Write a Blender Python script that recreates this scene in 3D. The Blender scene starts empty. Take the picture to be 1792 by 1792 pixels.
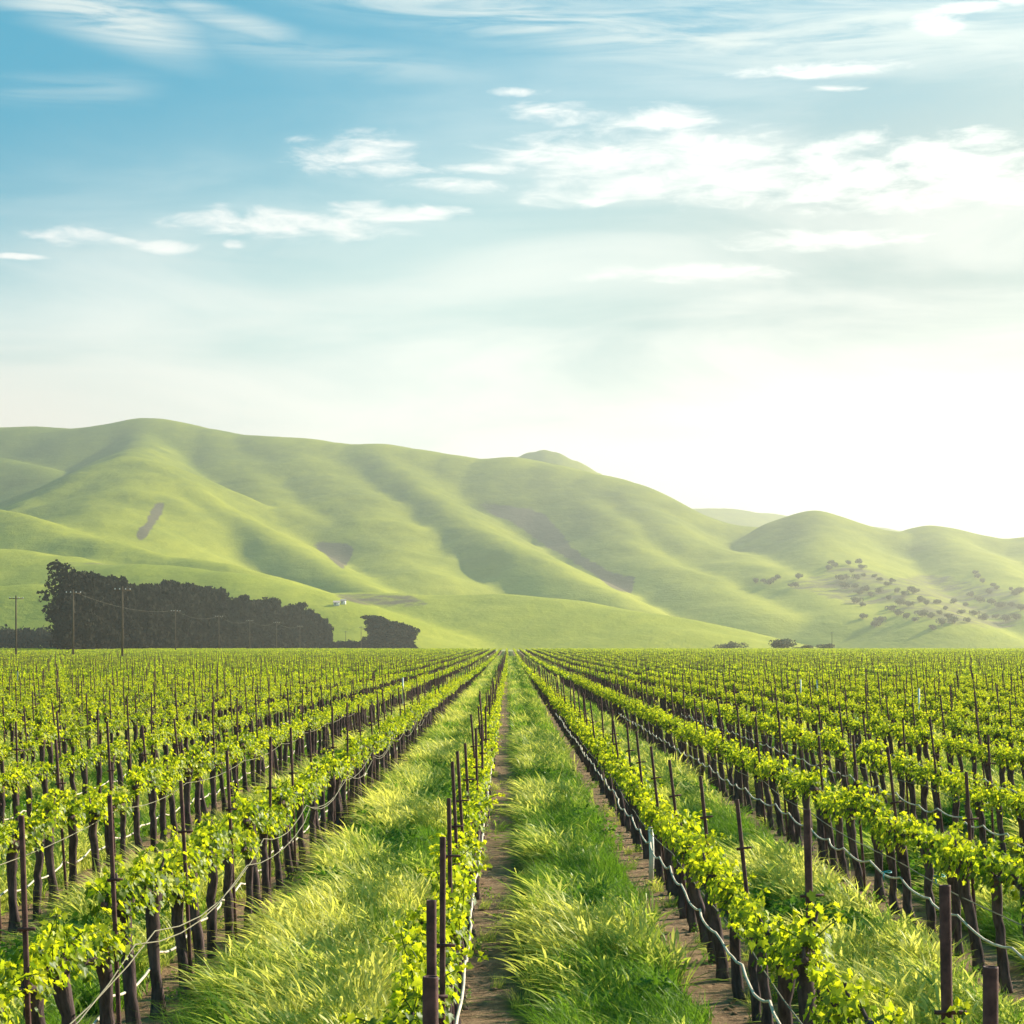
import bpy, math, random
import numpy as np
random.seed(7)
RNG = np.random.default_rng(11)
R = math.radians
scene = bpy.context.scene
COL = scene.collection

# ------------------------------------------------------------------ measures
F = 3500.0            # focal length of the photograph in its own pixels (1792 wide)
CX, CY = 890.0, 1133.0
H = 2.75              # eye height, metres
PITCH = 2.19          # distance between vine rows
X0 = -0.39            # the row just left of the central grass strip
VS = 0.95             # vine spacing along a row
FIELD_END = 720.0
SUN_AZ, SUN_EL = 54.0, 26.0

def rowx(k): return X0 + PITCH * k

def gz(y):
    t = np.clip((np.asarray(y, float) - 180.0) / 560.0, 0, 1)
    return 1.35 * t * t * (3 - 2 * t)

def at(px, py, Y):
    return ((px - CX) / F * Y, Y, H + (CY - py) * Y / F)

# ------------------------------------------------------------------ node helpers
def new_mat(name):
    m = bpy.data.materials.new(name)
    m.use_nodes = True
    m.node_tree.nodes.clear()
    return m, m.node_tree

class NT:
    def __init__(s, tree): s.t = tree; s.n = tree.nodes; s.l = tree.links
    def add(s, typ, **kw):
        n = s.n.new(typ)
        for k, v in kw.items(): setattr(n, k, v)
        return n
    def put(s, sock, v):
        if isinstance(v, bpy.types.NodeSocket): s.l.new(v, sock)
        else:
            if sock.type == 'RGBA' and not isinstance(v, (int, float)) and len(v) == 3: v = (*v, 1)
            sock.default_value = v
    def math(s, op, a, b=0.0, c=None, clamp=False):
        n = s.add('ShaderNodeMath', operation=op, use_clamp=clamp)
        s.put(n.inputs[0], a); s.put(n.inputs[1], b)
        if c is not None: s.put(n.inputs[2], c)
        return n.outputs[0]
    def mix(s, f, a, b, mode='MIX'):
        n = s.add('ShaderNodeMix', data_type='RGBA', blend_type=mode)
        s.put(n.inputs[0], f); s.put(n.inputs[6], a); s.put(n.inputs[7], b)
        return n.outputs[2]
    def sstep(s, x, a, b, lo=0.0, hi=1.0):
        n = s.add('ShaderNodeMapRange', interpolation_type='SMOOTHSTEP')
        s.put(n.inputs[0], x)
        for i, v in zip((1, 2, 3, 4), (a, b, lo, hi)): s.put(n.inputs[i], v)
        return n.outputs[0]
    def noise(s, vec, scale, detail=4.0, rough=0.55, dist=0.0):
        n = s.add('ShaderNodeTexNoise')
        if vec is not None: s.put(n.inputs['Vector'], vec)
        n.inputs['Scale'].default_value = scale
        n.inputs['Detail'].default_value = detail
        n.inputs['Roughness'].default_value = rough
        n.inputs['Distortion'].default_value = dist
        return n.outputs['Fac']
    def pos(s): return s.add('ShaderNodeNewGeometry').outputs['Position']
    def vscale(s, v, xyz):
        n = s.add('ShaderNodeVectorMath', operation='MULTIPLY')
        s.put(n.inputs[0], v); n.inputs[1].default_value = xyz
        return n.outputs[0]
    def sep(s, v):
        n = s.add('ShaderNodeSeparateXYZ'); s.put(n.inputs[0], v); return n.outputs
    def attr(s, name, typ='GEOMETRY'):
        return s.add('ShaderNodeAttribute', attribute_name=name, attribute_type=typ)
    def bump(s, h, strength=0.5, dist=0.02):
        n = s.add('ShaderNodeBump'); s.put(n.inputs['Height'], h)
        n.inputs['Strength'].default_value = strength; n.inputs['Distance'].default_value = dist
        return n.outputs[0]
    def pbsdf(s, col, rough=0.8, normal=None, spec=0.3, metal=0.0):
        n = s.add('ShaderNodeBsdfPrincipled')
        s.put(n.inputs['Base Color'], col); s.put(n.inputs['Roughness'], rough)
        n.inputs['Specular IOR Level'].default_value = spec
        n.inputs['Metallic'].default_value = metal
        if normal is not None: s.put(n.inputs['Normal'], normal)
        return n.outputs[0]
    def leaf(s, col, tcol, tr=0.5, gloss=0.04, normal=None):
        d = s.add('ShaderNodeBsdfDiffuse'); s.put(d.inputs[0], col)
        t = s.add('ShaderNodeBsdfTranslucent'); s.put(t.inputs[0], tcol)
        m = s.add('ShaderNodeMixShader'); m.inputs[0].default_value = tr
        s.l.new(d.outputs[0], m.inputs[1]); s.l.new(t.outputs[0], m.inputs[2])
        g = s.add('ShaderNodeBsdfGlossy'); g.inputs['Roughness'].default_value = 0.45
        g.inputs[0].default_value = (.9, .95, .85, 1)
        m2 = s.add('ShaderNodeMixShader'); m2.inputs[0].default_value = gloss
        s.l.new(m.outputs[0], m2.inputs[1]); s.l.new(g.outputs[0], m2.inputs[2])
        return m2.outputs[0]
    def out(s, sh): 
        o = s.add('ShaderNodeOutputMaterial'); s.l.new(sh, o.inputs[0])

# ------------------------------------------------------------------ materials
def simple(name, col, rough=0.8, var=0.3, scale=8.0, spec=0.3, metal=0.0, bump=0.0, stretch=(1, 1, 1)):
    m, t = new_mat(name); n = NT(t)
    tc = n.add('ShaderNodeTexCoord').outputs['Object']
    f = n.noise(n.vscale(tc, stretch), scale, 5, 0.6)
    dk = tuple(c * (1 - var) for c in col); lt = tuple(min(1, c * (1 + var)) for c in col)
    c = n.mix(n.sstep(f, 0.3, 0.7), dk, lt)
    nm = n.bump(f, bump, 0.02) if bump else None
    n.out(n.pbsdf(c, rough, nm, spec, metal)); return m

M = {}
M['bark'] = simple('vine_bark', (.095, .063, .058), .95, .5, 22, .1, bump=.8, stretch=(1, 1, .25))
M['rust'] = simple('rusted_steel', (.105, .044, .036), .75, .45, 14, .3, bump=.15)
M['hose'] = simple('grey_hose', (.64, .53, .40), .6, .2, 5, .3)
M['wire'] = simple('dull_wire', (.22, .19, .12), .6, .25, 4, .3)
M['white_plastic'] = simple('white_plastic', (.86, .78, .65), .5, .08, 4)
M['teal'] = simple('teal_plastic', (.05, .38, .42), .5, .1, 8)
M['pole_wood'] = simple('pole_wood', (.13, .095, .06), .9, .3, 2, .1, stretch=(4, 4, .3))
M['insulator'] = simple('pale_insulator', (.6, .6, .55), .3, .05, 2)
M['white_wall'] = simple('white_wall', (.75, .74, .70), .8, .06, .5)
M['grey_roof'] = simple('grey_roof', (.28, .25, .23), .8, .2, .8)
M['tree_bark'] = simple('tree_bark', (.07, .055, .045), .95, .3, 1.5, .1)

def leaf_mat(name, dark, mid, light, tr=.5, gloss=.04, boost=1.25):
    m, t = new_mat(name); n = NT(t)
    a = n.attr('tint').outputs['Fac']
    oi = n.add('ShaderNodeObjectInfo').outputs['Random']
    p = n.noise(n.pos(), .35, 2)
    f = n.math('ADD', a, n.math('ADD', n.math('MULTIPLY', n.math('SUBTRACT', oi, .5), .25), n.math('MULTIPLY', n.math('SUBTRACT', p, .5), .5)))
    c = n.mix(n.sstep(f, .0, .5), dark, mid)
    c = n.mix(n.sstep(f, .45, 1.0), c, light)
    tcol = n.mix(1.0, c, (boost, boost, boost * .6), 'MULTIPLY')
    n.out(n.leaf(c, tcol, tr, gloss)); return m
M['vine_leaf'] = leaf_mat('vine_leaf', (.090, .145, .012), (.37, .42, .014), (.58, .56, .02), .55, .02, 1.5)
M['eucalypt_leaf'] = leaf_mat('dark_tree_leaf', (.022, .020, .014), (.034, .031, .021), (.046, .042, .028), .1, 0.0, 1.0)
M['oak_leaf'] = leaf_mat('oak_leaf', (.115, .115, .065), (.15, .145, .085), (.20, .19, .11), .15, 0.0, 1.0)
M['pale_leaf'] = leaf_mat('pale_tree_leaf', (.07, .075, .04), (.15, .15, .075), (.22, .21, .11), .2, 0.0, 1.0)

# grass blades: instancer tone decides lush green or pale seed heads
m, t = new_mat('grass_blade'); n = NT(t)
tone = n.attr('tone', 'INSTANCER').outputs['Fac']
bl = n.attr('tint').outputs['Fac']
up = n.attr('along').outputs['Fac']
lush = n.mix(bl, (.055, .140, .012), (.21, .35, .024))
pale = n.mix(bl, (.28, .33, .03), (.58, .57, .14))
f = n.math('ADD', tone, n.math('MULTIPLY', n.math('SUBTRACT', bl, .5), .5))
c = n.mix(n.sstep(f, .25, .8), lush, pale)
tip = n.mix(1.0, c, (1.35, 1.25, 1.35), 'MULTIPLY')
c = n.mix(n.math('MULTIPLY', up, tone), c, tip)
n.out(n.leaf(c, n.mix(1.0, c, (1.3, 1.3, .9), 'MULTIPLY'), .5, .02)); M['grass'] = m

# ground: bare earth under the rows, green floor in the alleys, pale pasture past the field
m, t = new_mat('ground_soil'); n = NT(t)
P = n.pos(); s = n.sep(P)
u = n.math('DIVIDE', n.math('SUBTRACT', s[0], X0), PITCH)
fr = n.math('ABSOLUTE', n.math('SUBTRACT', u, n.math('ROUND', u)))
d = n.math('MULTIPLY', fr, PITCH)
wob = n.noise(P, 1.6, 4)
d2 = n.math('ADD', d, n.math('MULTIPLY', n.math('SUBTRACT', wob, .5), .35))
gr = n.sstep(d2, .34, .48)
clod = n.noise(n.vscale(P, (1, .6, 1)), 7, 9, .78)
soil = n.mix(n.sstep(clod, .3, .7), (.20, .115, .062), (.54, .34, .185))
stain = n.noise(P, .9, 3)
soil = n.mix(n.sstep(stain, .5, .75, 0, .45), soil, (.36, .18, .10))
floor_ = n.mix(n.noise(P, 3, 6, .7), (.05, .08, .02), (.16, .20, .04))
vc = n.mix(gr, soil, floor_)
past = n.mix(n.noise(n.vscale(P, (1, .2, 1)), .01, 5), (.34, .36, .12), (.44, .42, .18))
fld = n.sstep(s[1], FIELD_END + 6, FIELD_END + 12)
c = n.mix(fld, vc, past)
h = n.math('ADD', clod, n.math('MULTIPLY', n.noise(P, 30, 4), .4))
n.out(n.pbsdf(c, .95, n.bump(h, 1.0, .14), .1)); M['ground'] = m

# hills: short spring grass, with brown scrub and one painted fold shade in the vertex mask
m, t = new_mat('hill_grass'); n = NT(t)
P = n.pos()
big = n.noise(P, .0016, 5, .6); mid = n.noise(n.vscale(P, (1, .6, 2.5)), .012, 6, .65); fine = n.noise(n.vscale(P, (1, .5, 2)), .06, 5, .7)
f = n.math('ADD', n.math('MULTIPLY', big, .9), n.math('ADD', n.math('MULTIPLY', mid, .5), n.math('MULTIPLY', fine, .42)))
low_haze = n.sstep(n.math('ADD', n.sep(P)[2], n.math('MULTIPLY', n.math('SUBTRACT', big, .5), 160)), 190, 20)   # valley haze put into the colour: paler low down, darker on the heights
c = n.mix(n.sstep(f, .68, 1.14), n.mix(low_haze, (.120, .150, .009), (.24, .265, .016)), n.mix(low_haze, (.30, .30, .014), (.41, .39, .038)))
sc = n.attr('scrub').outputs['Fac']
sc2 = n.sstep(n.math('ADD', sc, n.math('MULTIPLY', n.math('SUBTRACT', n.noise(P, .035, 7, .75), .5), 1.1)), .36, .62)
scrub_shade_c = n.mix(n.noise(P, .08, 4, .7), (.095, .072, .052), (.155, .12, .080))
c = n.mix(n.math('MULTIPLY', sc2, .92), c, scrub_shade_c)
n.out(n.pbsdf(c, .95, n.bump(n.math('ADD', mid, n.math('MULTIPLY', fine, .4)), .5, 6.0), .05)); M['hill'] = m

# ------------------------------------------------------------------ mesh builder
class MB:
    def __init__(s): s.v = []; s.f = []; s.a = {}; s.n = 0
    def add(s, verts, faces, **attrs):
        verts = np.asarray(verts, float).reshape(-1, 3)
        s.v.append(verts)
        o = s.n
        s.f.extend([tuple(i + o for i in f) for f in faces])
        for k, val in attrs.items():
            arr = s.a.setdefault(k, [])
            arr.append((o, np.broadcast_to(np.asarray(val, float), (len(verts),))))
        s.n += len(verts)
    def tube(s, pts, rad, seg=8, caps=True):
        pts = np.asarray(pts, float); k = len(pts)
        rad = np.broadcast_to(np.asarray(rad, float), (k,))
        tan = np.gradient(pts, axis=0)
        tan /= np.linalg.norm(tan, axis=1)[:, None] + 1e-9
        ref = np.array([0, 0, 1.]) if abs(tan[:, 2]).mean() < .8 else np.array([0, 1., 0])
        a = np.cross(tan, ref); a /= np.linalg.norm(a, axis=1)[:, None] + 1e-9
        b = np.cross(tan, a)
        th = np.linspace(0, 2 * np.pi, seg, endpoint=False)
        V = pts[:, None] + rad[:, None, None] * (np.cos(th)[None, :, None] * a[:, None] + np.sin(th)[None, :, None] * b[:, None])
        fs = []
        for i in range(k - 1):
            for j in range(seg):
                j2 = (j + 1) % seg
                fs.append((i * seg + j, i * seg + j2, (i + 1) * seg + j2, (i + 1) * seg + j))
        if caps:
            fs.append(tuple(range(seg))[::-1]); fs.append(tuple((k - 1) * seg + j for j in range(seg)))
        s.add(V.reshape(-1, 3), fs)
    def box(s, c, d):
        c = np.asarray(c, float); d = np.asarray(d, float) / 2
        V = [c + d * np.array(q) for q in ((-1,-1,-1),(1,-1,-1),(1,1,-1),(-1,1,-1),(-1,-1,1),(1,-1,1),(1,1,1),(-1,1,1))]
        s.add(V, [(0,3,2,1),(4,5,6,7),(0,1,5,4),(1,2,6,5),(2,3,7,6),(3,0,4,7)])
    def mesh(s, name, mat, smooth=False):
        me = bpy.data.meshes.new(name)
        V = np.concatenate(s.v) if s.v else np.zeros((0, 3))
        me.vertices.add(len(V)); me.vertices.foreach_set('co', V.ravel())
        ln = np.array([len(f) for f in s.f]); st = np.concatenate([[0], np.cumsum(ln)[:-1]]) if len(ln) else ln
        li = np.array([i for f in s.f for i in f], dtype=np.int32)
        me.loops.add(len(li)); me.loops.foreach_set('vertex_index', li)
        me.polygons.add(len(ln)); me.polygons.foreach_set('loop_start', st.astype(np.int32))
        for k, arr in s.a.items():
            full = np.zeros(len(V), dtype=np.float32)
            for o, val in arr: full[o:o + len(val)] = val
            at_ = me.attributes.new(k, 'FLOAT', 'POINT'); at_.data.foreach_set('value', full)
        me.update(calc_edges=True)
        if smooth: me.polygons.foreach_set('use_smooth', np.ones(len(ln), dtype=bool))
        me.materials.append(mat); me.update()
        return me

def link(name, me, parent=None):
    o = bpy.data.objects.new(name, me); COL.objects.link(o)
    if parent is not None: o.parent = parent
    return o
def tag(o, label=None, cat=None, group=None, kind=None):
    if label: o['label'] = label
    if cat: o['category'] = cat
    if group: o['group'] = group
    if kind: o['kind'] = kind
    return o
def empty(name, loc, rz=0, label=None, cat=None, group=None):
    o = bpy.data.objects.new(name, None); COL.objects.link(o)
    o.empty_display_size = .2
    o.location = loc; o.rotation_euler = (0, 0, rz)
    return tag(o, label, cat, group)

ORD = ['first','second','third','fourth','fifth','sixth','seventh','eighth','ninth','tenth','eleventh','twelfth','thirteenth',
       'fourteenth','fifteenth','sixteenth','seventeenth','eighteenth','nineteenth','twentieth']
TENS = {2:'twenty',3:'thirty',4:'forty',5:'fifty',6:'sixty'}
def ordinal(i):
    i += 1
    if i <= 20: return ORD[i - 1]
    if i % 10 == 0: return TENS[i // 10][:-1] + 'ieth'
    return TENS[i // 10] + '-' + ORD[i % 10 - 1]
def rowname(k):
    if k > 0: return '%s row right of the central grass strip' % ORD[k - 1]
    return '%s row left of the central grass strip' % ORD[-k]

# ------------------------------------------------------------------ geometry-node scatter (for stuff only)
def scatter(name, pts, rot, scl, idx, tone, protos, label, cat):
    me = bpy.data.meshes.new(name)
    pts = np.asarray(pts, np.float32)
    me.vertices.add(len(pts)); me.vertices.foreach_set('co', pts.ravel())
    for nm, typ, arr in (('rot', 'FLOAT_VECTOR', rot), ('scl', 'FLOAT_VECTOR', scl), ('idx', 'INT', idx), ('tone', 'FLOAT', tone)):
        a = me.attributes.new(nm, typ, 'POINT')
        a.data.foreach_set('vector' if typ == 'FLOAT_VECTOR' else 'value', np.asarray(arr, np.int32 if typ == 'INT' else np.float32).ravel())
    me.update()
    o = link(name, me); tag(o, label, cat, kind='stuff')
    pc = bpy.data.collections.new(name + '_kinds')
    for i, p in enumerate(protos):
        po = bpy.data.objects.new('%s_kind_%02d' % (name, i), p); pc.objects.link(po)
    g = bpy.data.node_groups.new(name + '_nodes', 'GeometryNodeTree')
    g.interface.new_socket('Geometry', in_out='INPUT', socket_type='NodeSocketGeometry')
    g.interface.new_socket('Geometry', in_out='OUTPUT', socket_type='NodeSocketGeometry')
    N = g.nodes; L = g.links
    gi = N.new('NodeGroupInput'); go = N.new('NodeGroupOutput')
    iop = N.new('GeometryNodeInstanceOnPoints'); ci = N.new('GeometryNodeCollectionInfo')
    ci.inputs['Collection'].default_value = pc
    ci.inputs['Separate Children'].default_value = True; ci.inputs['Reset Children'].default_value = True
    iop.inputs['Pick Instance'].default_value = True
    def na(nm, typ):
        q = N.new('GeometryNodeInputNamedAttribute'); q.data_type = typ; q.inputs['Name'].default_value = nm; return q.outputs[0]
    L.new(gi.outputs[0], iop.inputs['Points']); L.new(ci.outputs[0], iop.inputs['Instance'])
    L.new(na('idx', 'INT'), iop.inputs['Instance Index'])
    L.new(na('rot', 'FLOAT_VECTOR'), iop.inputs['Rotation'])
    L.new(na('scl', 'FLOAT_VECTOR'), iop.inputs['Scale'])
    L.new(iop.outputs[0], go.inputs[0])
    md = o.modifiers.new('scatter', 'NODES'); md.node_group = g
    return o

# ------------------------------------------------------------------ value noise for numpy
def vnoise(x, y, seed=0):
    xi = np.floor(x).astype(np.int64); yi = np.floor(y).astype(np.int64)
    xf = x - xi; yf = y - yi
    def hsh(a, b):
        h = (a * 374761393 + b * 668265263 + seed * 1442695041) & 0x7fffffff
        h = ((h ^ (h >> 13)) * 1274126177) & 0x7fffffff
        return ((h ^ (h >> 16)) & 0xffff) / 65535.0
    u = xf * xf * (3 - 2 * xf); v = yf * yf * (3 - 2 * yf)
    return (hsh(xi, yi) * (1 - u) + hsh(xi + 1, yi) * u) * (1 - v) + (hsh(xi, yi + 1) * (1 - u) + hsh(xi + 1, yi + 1) * u) * v
def fbm(x, y, seed=0, oct=4):
    s = 0; a = .5
    for i in range(oct):
        s = s + a * vnoise(x * 2 ** i, y * 2 ** i, seed + i * 17); a *= .5
    return s

# ================================================================== GROUND
ys = np.concatenate([np.linspace(-60, 180, 9), np.linspace(200, 760, 40), np.array([900, 1400, 2500, 5000, 12000, 30000])])
xs = np.array([-16000, -4000, -1500, -500, -200, -60, 0, 60, 200, 500, 1500, 4000, 16000.])
X, Y = np.meshgrid(xs, ys)
V = np.stack([X, Y, gz(Y)], -1).reshape(-1, 3)
nx = len(xs)
fs = [(j * nx + i, j * nx + i + 1, (j + 1) * nx + i + 1, (j + 1) * nx + i) for j in range(len(ys) - 1) for i in range(nx - 1)]
b = MB(); b.add(V, fs)
tag(link('ground', b.mesh('ground', M['ground'], True)), 'flat vineyard floor of bare brown earth and green alleys', 'ground', kind='structure')

# ================================================================== HILLS
def seglist(pl): return np.array([at(*p) for p in pl])
skyline = [(-600,790),(-350,765),(-150,752),(0,748),(60,746),(130,750),(190,742),(225,734),(250,731),(275,732),(300,735),(360,748),(420,760),(480,764),(540,767),
 (580,773),(605,777),(640,777),(670,776),(720,784),(790,795),(840,803),(900,799),(960,810),(1040,828),(1090,838),(1140,854),(1180,873),(1230,901),
 (1280,918),(1320,923),(1350,913),(1400,896),(1430,892),(1460,900),(1520,920),(1560,931),(1580,928),(1620,919),(1660,922),(1720,937),(1760,943),(1792,940),
 (1850,935),(1950,950),(2100,960),(2400,990)]
sky3 = [(px, py, float(np.interp(px, [-600, 0, 900, 1320, 1430, 2400], [3300, 3250, 2950, 2650, 2550, 2500]))) for px, py in skyline]
RIDGES = [
 (sky3, .46, 60),
 ([(258,740,3180),(245,770,2900),(215,800,2450),(255,812,2400),(300,836,2340),(350,862,2270),(400,892,2190),(450,918,2110),(500,945,2030),(550,974,1950),(600,1005,1850),(640,1035,1740)], 0.60, 28),
 ([(215,800,2450),(150,826,2350),(100,856,2250),(30,893,2150),(-60,935,2050)], 0.59, 28),
 ([(235,806,2430),(215,850,2200),(170,900,1980),(130,945,1800)], 0.46, 58),
 ([(-300,830,2200),(-100,872,2000),(0,893,1900),(60,908,1850),(100,924,1800),(170,945,1720),(250,965,1650),(370,985,1560),(450,1008,1500),(520,1040,1420)], 0.46, 33),
 ([(-300,940,1700),(-100,950,1650),(0,955,1600),(60,968,1560),(110,981,1520),(250,985,1450),(400,1003,1400),(480,1025,1350),(560,1052,1300),(650,1095,1220)], 0.35, 39),
 ([(-300,1010,1400),(0,1014,1320),(80,1008,1300),(160,1028,1260),(220,1060,1220)], 0.39, 31),
 ([(-100,790,3050),(0,800,2900),(60,815,2800),(110,850,2650)], 0.50, 41),
 ([(640,778,3000),(700,822,2800),(740,856,2650),(780,888,2500),(850,930,2300),(900,958,2180),(950,985,2050),(1000,1008,1950),(1060,1040,1830),(1110,1066,1730),(1160,1092,1600)], 0.55, 28),
 ([(480,766,3050),(520,800,2900),(560,830,2780),(600,860,2600),(650,905,2400),(690,960,2200),(720,1000,2000)], 0.44, 58),
 ([(900,800,2950),(960,828,2850),(1020,868,2700),(1080,918,2500),(1150,965,2300),(1250,1022,2000),(1350,1075,1750)], 0.52, 33),
 ([(1060,832,2850),(1130,880,2650),(1200,925,2450),(1300,965,2250),(1400,1012,2000),(1500,1075,1700)], 0.47, 39),
 ([(500,1040,1640),(560,1038,1600),(620,1037,1570),(700,1037,1540),(850,1041,1500),(950,1049,1450),(1050,1066,1400),(1150,1100,1300)], 0.26, 50),
 ([(1430,893,2550),(1445,930,2350),(1480,980,2100),(1560,1030,1850),(1650,1085,1600)], 0.50, 41),
 ([(1620,920,2530),(1680,960,2300),(1760,1020,2000),(1850,1080,1700)], 0.50, 41),
 ([(1790,941,2520),(1900,1000,2100),(2000,1060,1800)], 0.50, 41),
 ([(380,752,3100),(400,800,2900),(440,850,2650),(500,890,2450)], 0.44, 52),
]
U = np.arange(-620, 2420, 5.0); YY = np.concatenate([np.arange(1000, 2700, 11.0), np.arange(2700, 4600, 26.0)])
UU, YG = np.meshgrid(U, YY)
XG = (UU - CX) / F * YG
acc = np.exp((np.full(XG.shape, -6.0)) / 2.5)
wx = XG + 26 * (fbm(XG / 170, YG / 170, 3) - .5); wy = YG + 26 * (fbm(XG / 170, YG / 170, 9) - .5)
for pl, slope, r in RIDGES:
    p = seglist(pl); best = np.full(XG.shape, 1e9); zc = np.zeros(XG.shape)
    ztop = np.full(XG.shape, -1e9)
    main = pl is sky3
    qx, qy = (XG, YG) if main else (wx, wy)
    for a, c in zip(p[:-1], p[1:]):
        dx, dy = c[0] - a[0], c[1] - a[1]
        tt = np.clip(((qx - a[0]) * dx + (qy - a[1]) * dy) / (dx * dx + dy * dy), 0, 1)
        dd = np.hypot(qx - a[0] - tt * dx, qy - a[1] - tt * dy)
        z = a[2] + tt * (c[2] - a[2]) - slope * (np.sqrt(dd * dd + r * r) - r)
        ztop = np.maximum(ztop, z)
    acc += np.exp(np.clip(ztop, -60, 600) / 2.5)
Z = 2.5 * np.log(acc)
Zs = Z.copy()
for _ in range(2):      # let crests and gullies round off a little
    Zp = np.pad(Zs, 1, mode='edge'); Zs = (Zp[:-2, 1:-1] + Zp[2:, 1:-1] + Zp[1:-1, :-2] + Zp[1:-1, 2:]) / 4
near = np.clip((2500 - YG) / 400, 0, 1)
Z = Zs * (.4 + .6 * near) + Z * (.6 - .6 * near)
lift = np.clip((Z - 8) / 60, 0, 1)
rel = np.clip((2900 - YG) / 700, .25, 1)
Z = Z + lift * rel * (16.0 * (fbm(XG / 240 + YG / 900, YG / 420, 5) - .47) + 11.0 * (fbm(XG / 75 + YG / 300, YG / 210, 12, 3) - .45) + 1.6 * (fbm(XG / 30, YG / 70, 8) - .5))
# keep the crest line at its measured height
def soften(a, k):
    ker = np.hanning(2 * k + 3); ker /= ker.sum()
    return np.convolve(np.pad(a, k + 1, mode='edge'), ker, mode='valid')
tgt = soften((CY - np.interp(U, [q[0] for q in skyline], [q[1] for q in skyline])) / F, 5)
act = soften(((Z - H) / YG).max(axis=0), 5)
wgt = np.clip((YG - 1500) / 1000, 0, 1)
Z = H + (Z - H) * (1 + wgt * (tgt / act - 1)[None, :])
t_ = np.clip((YG - 1000) / 250, 0, 1)
Z = -3 + (Z + 3) * np.clip(t_ * 1.0, 0, 1)

def inpoly(px, py, poly):
    inside = np.zeros(px.shape, bool); k = len(poly)
    for i in range(k):
        x1, y1 = poly[i]; x2, y2 = poly[(i + 1) % k]
        cond = ((y1 > py) != (y2 > py)) & (px < (x2 - x1) * (py - y1) / (y2 - y1 + 1e-9) + x1)
        inside ^= cond
    return inside
PXG = UU; PYG = CY - (Z - H) * F / YG
polys = [[(808,881),(860,883),(925,888),(955,902),(985,935),(1000,960),(1040,985),(1075,1003),(1112,1012),(1106,1040),(1072,1030),(1022,994),(976,968),(932,939),(882,906),(828,889)],
 [(542,950),(575,948),(612,950),(620,962),(612,980),(600,997),(580,980)],
 [(280,875),(290,878),(284,897),(272,915),(258,935),(248,952),(235,945),(238,930),(255,915),(265,890)],
 [(575,1040),(640,1038),(720,1040),(760,1055),(740,1068),(690,1066),(620,1058)],  # shading on a fold, painted in with the scrub colour
 [(1340,1020),(1400,1012),(1480,985),(1540,1000),(1560,1010),(1640,1000),(1720,1020),(1792,1035),(1792,1100),(1700,1105),(1600,1085),(1560,1062),(1480,1060),(1420,1040)],
 [(20,968),(100,982),(190,985),(210,990),(120,990),(40,982)], [(1050,1075),(1110,1072),(1150,1090),(1110,1098),(1060,1092)]]
ylim = [(1500, 2900), (1700, 2600), (1500, 2500), (1300, 1560), (1500, 2450), (1450, 1800), (1250, 1600)]
mask = np.zeros(XG.shape)
for (poly, yl) in zip(polys, ylim):
    w = {3: .55, 4: .5, 5: .5, 6: .38}.get(polys.index(poly), .95)
    mask = np.maximum(mask, w * (inpoly(PXG, PYG, poly) & (YG > yl[0]) & (YG < yl[1])))
for _ in range(4):
    mp = np.pad(mask, 1, mode='edge'); mask = (mp[:-2, 1:-1] + mp[2:, 1:-1] + mp[1:-1, :-2] + mp[1:-1, 2:] + 2 * mp[1:-1, 1:-1]) / 6
ny, nxg = XG.shape
idx = np.arange(ny * nxg).reshape(ny, nxg)
fa = np.stack([idx[:-1, :-1], idx[:-1, 1:], idx[1:, 1:], idx[1:, :-1]], -1).reshape(-1, 4)
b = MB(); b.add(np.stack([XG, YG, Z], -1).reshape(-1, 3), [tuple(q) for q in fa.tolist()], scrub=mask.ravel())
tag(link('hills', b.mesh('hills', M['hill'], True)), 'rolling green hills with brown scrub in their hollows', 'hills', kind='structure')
def hill_z(x, y):
    u = x / y * F + CX
    i = np.searchsorted(YY, y); i = min(max(i, 1), len(YY) - 1); j = int(np.clip((u - U[0]) / 5.0, 0, len(U) - 2))
    f1 = (y - YY[i - 1]) / (YY[i] - YY[i - 1]); f2 = np.clip((u - U[j]) / 5.0, 0, 1)
    return float((Z[i-1, j] * (1 - f2) + Z[i-1, j+1] * f2) * (1 - f1) + (Z[i, j] * (1 - f2) + Z[i, j+1] * f2) * f1)
def hill_hit(px, py, ymin=1150):
    """first point of the hills along a sight line of the photograph"""
    for y in np.arange(ymin, 3400, 8.0):
        x = (px - CX) / F * y
        if hill_z(x, y) >= H + (CY - py) * y / F: return x, y, hill_z(x, y)
    return None

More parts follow.
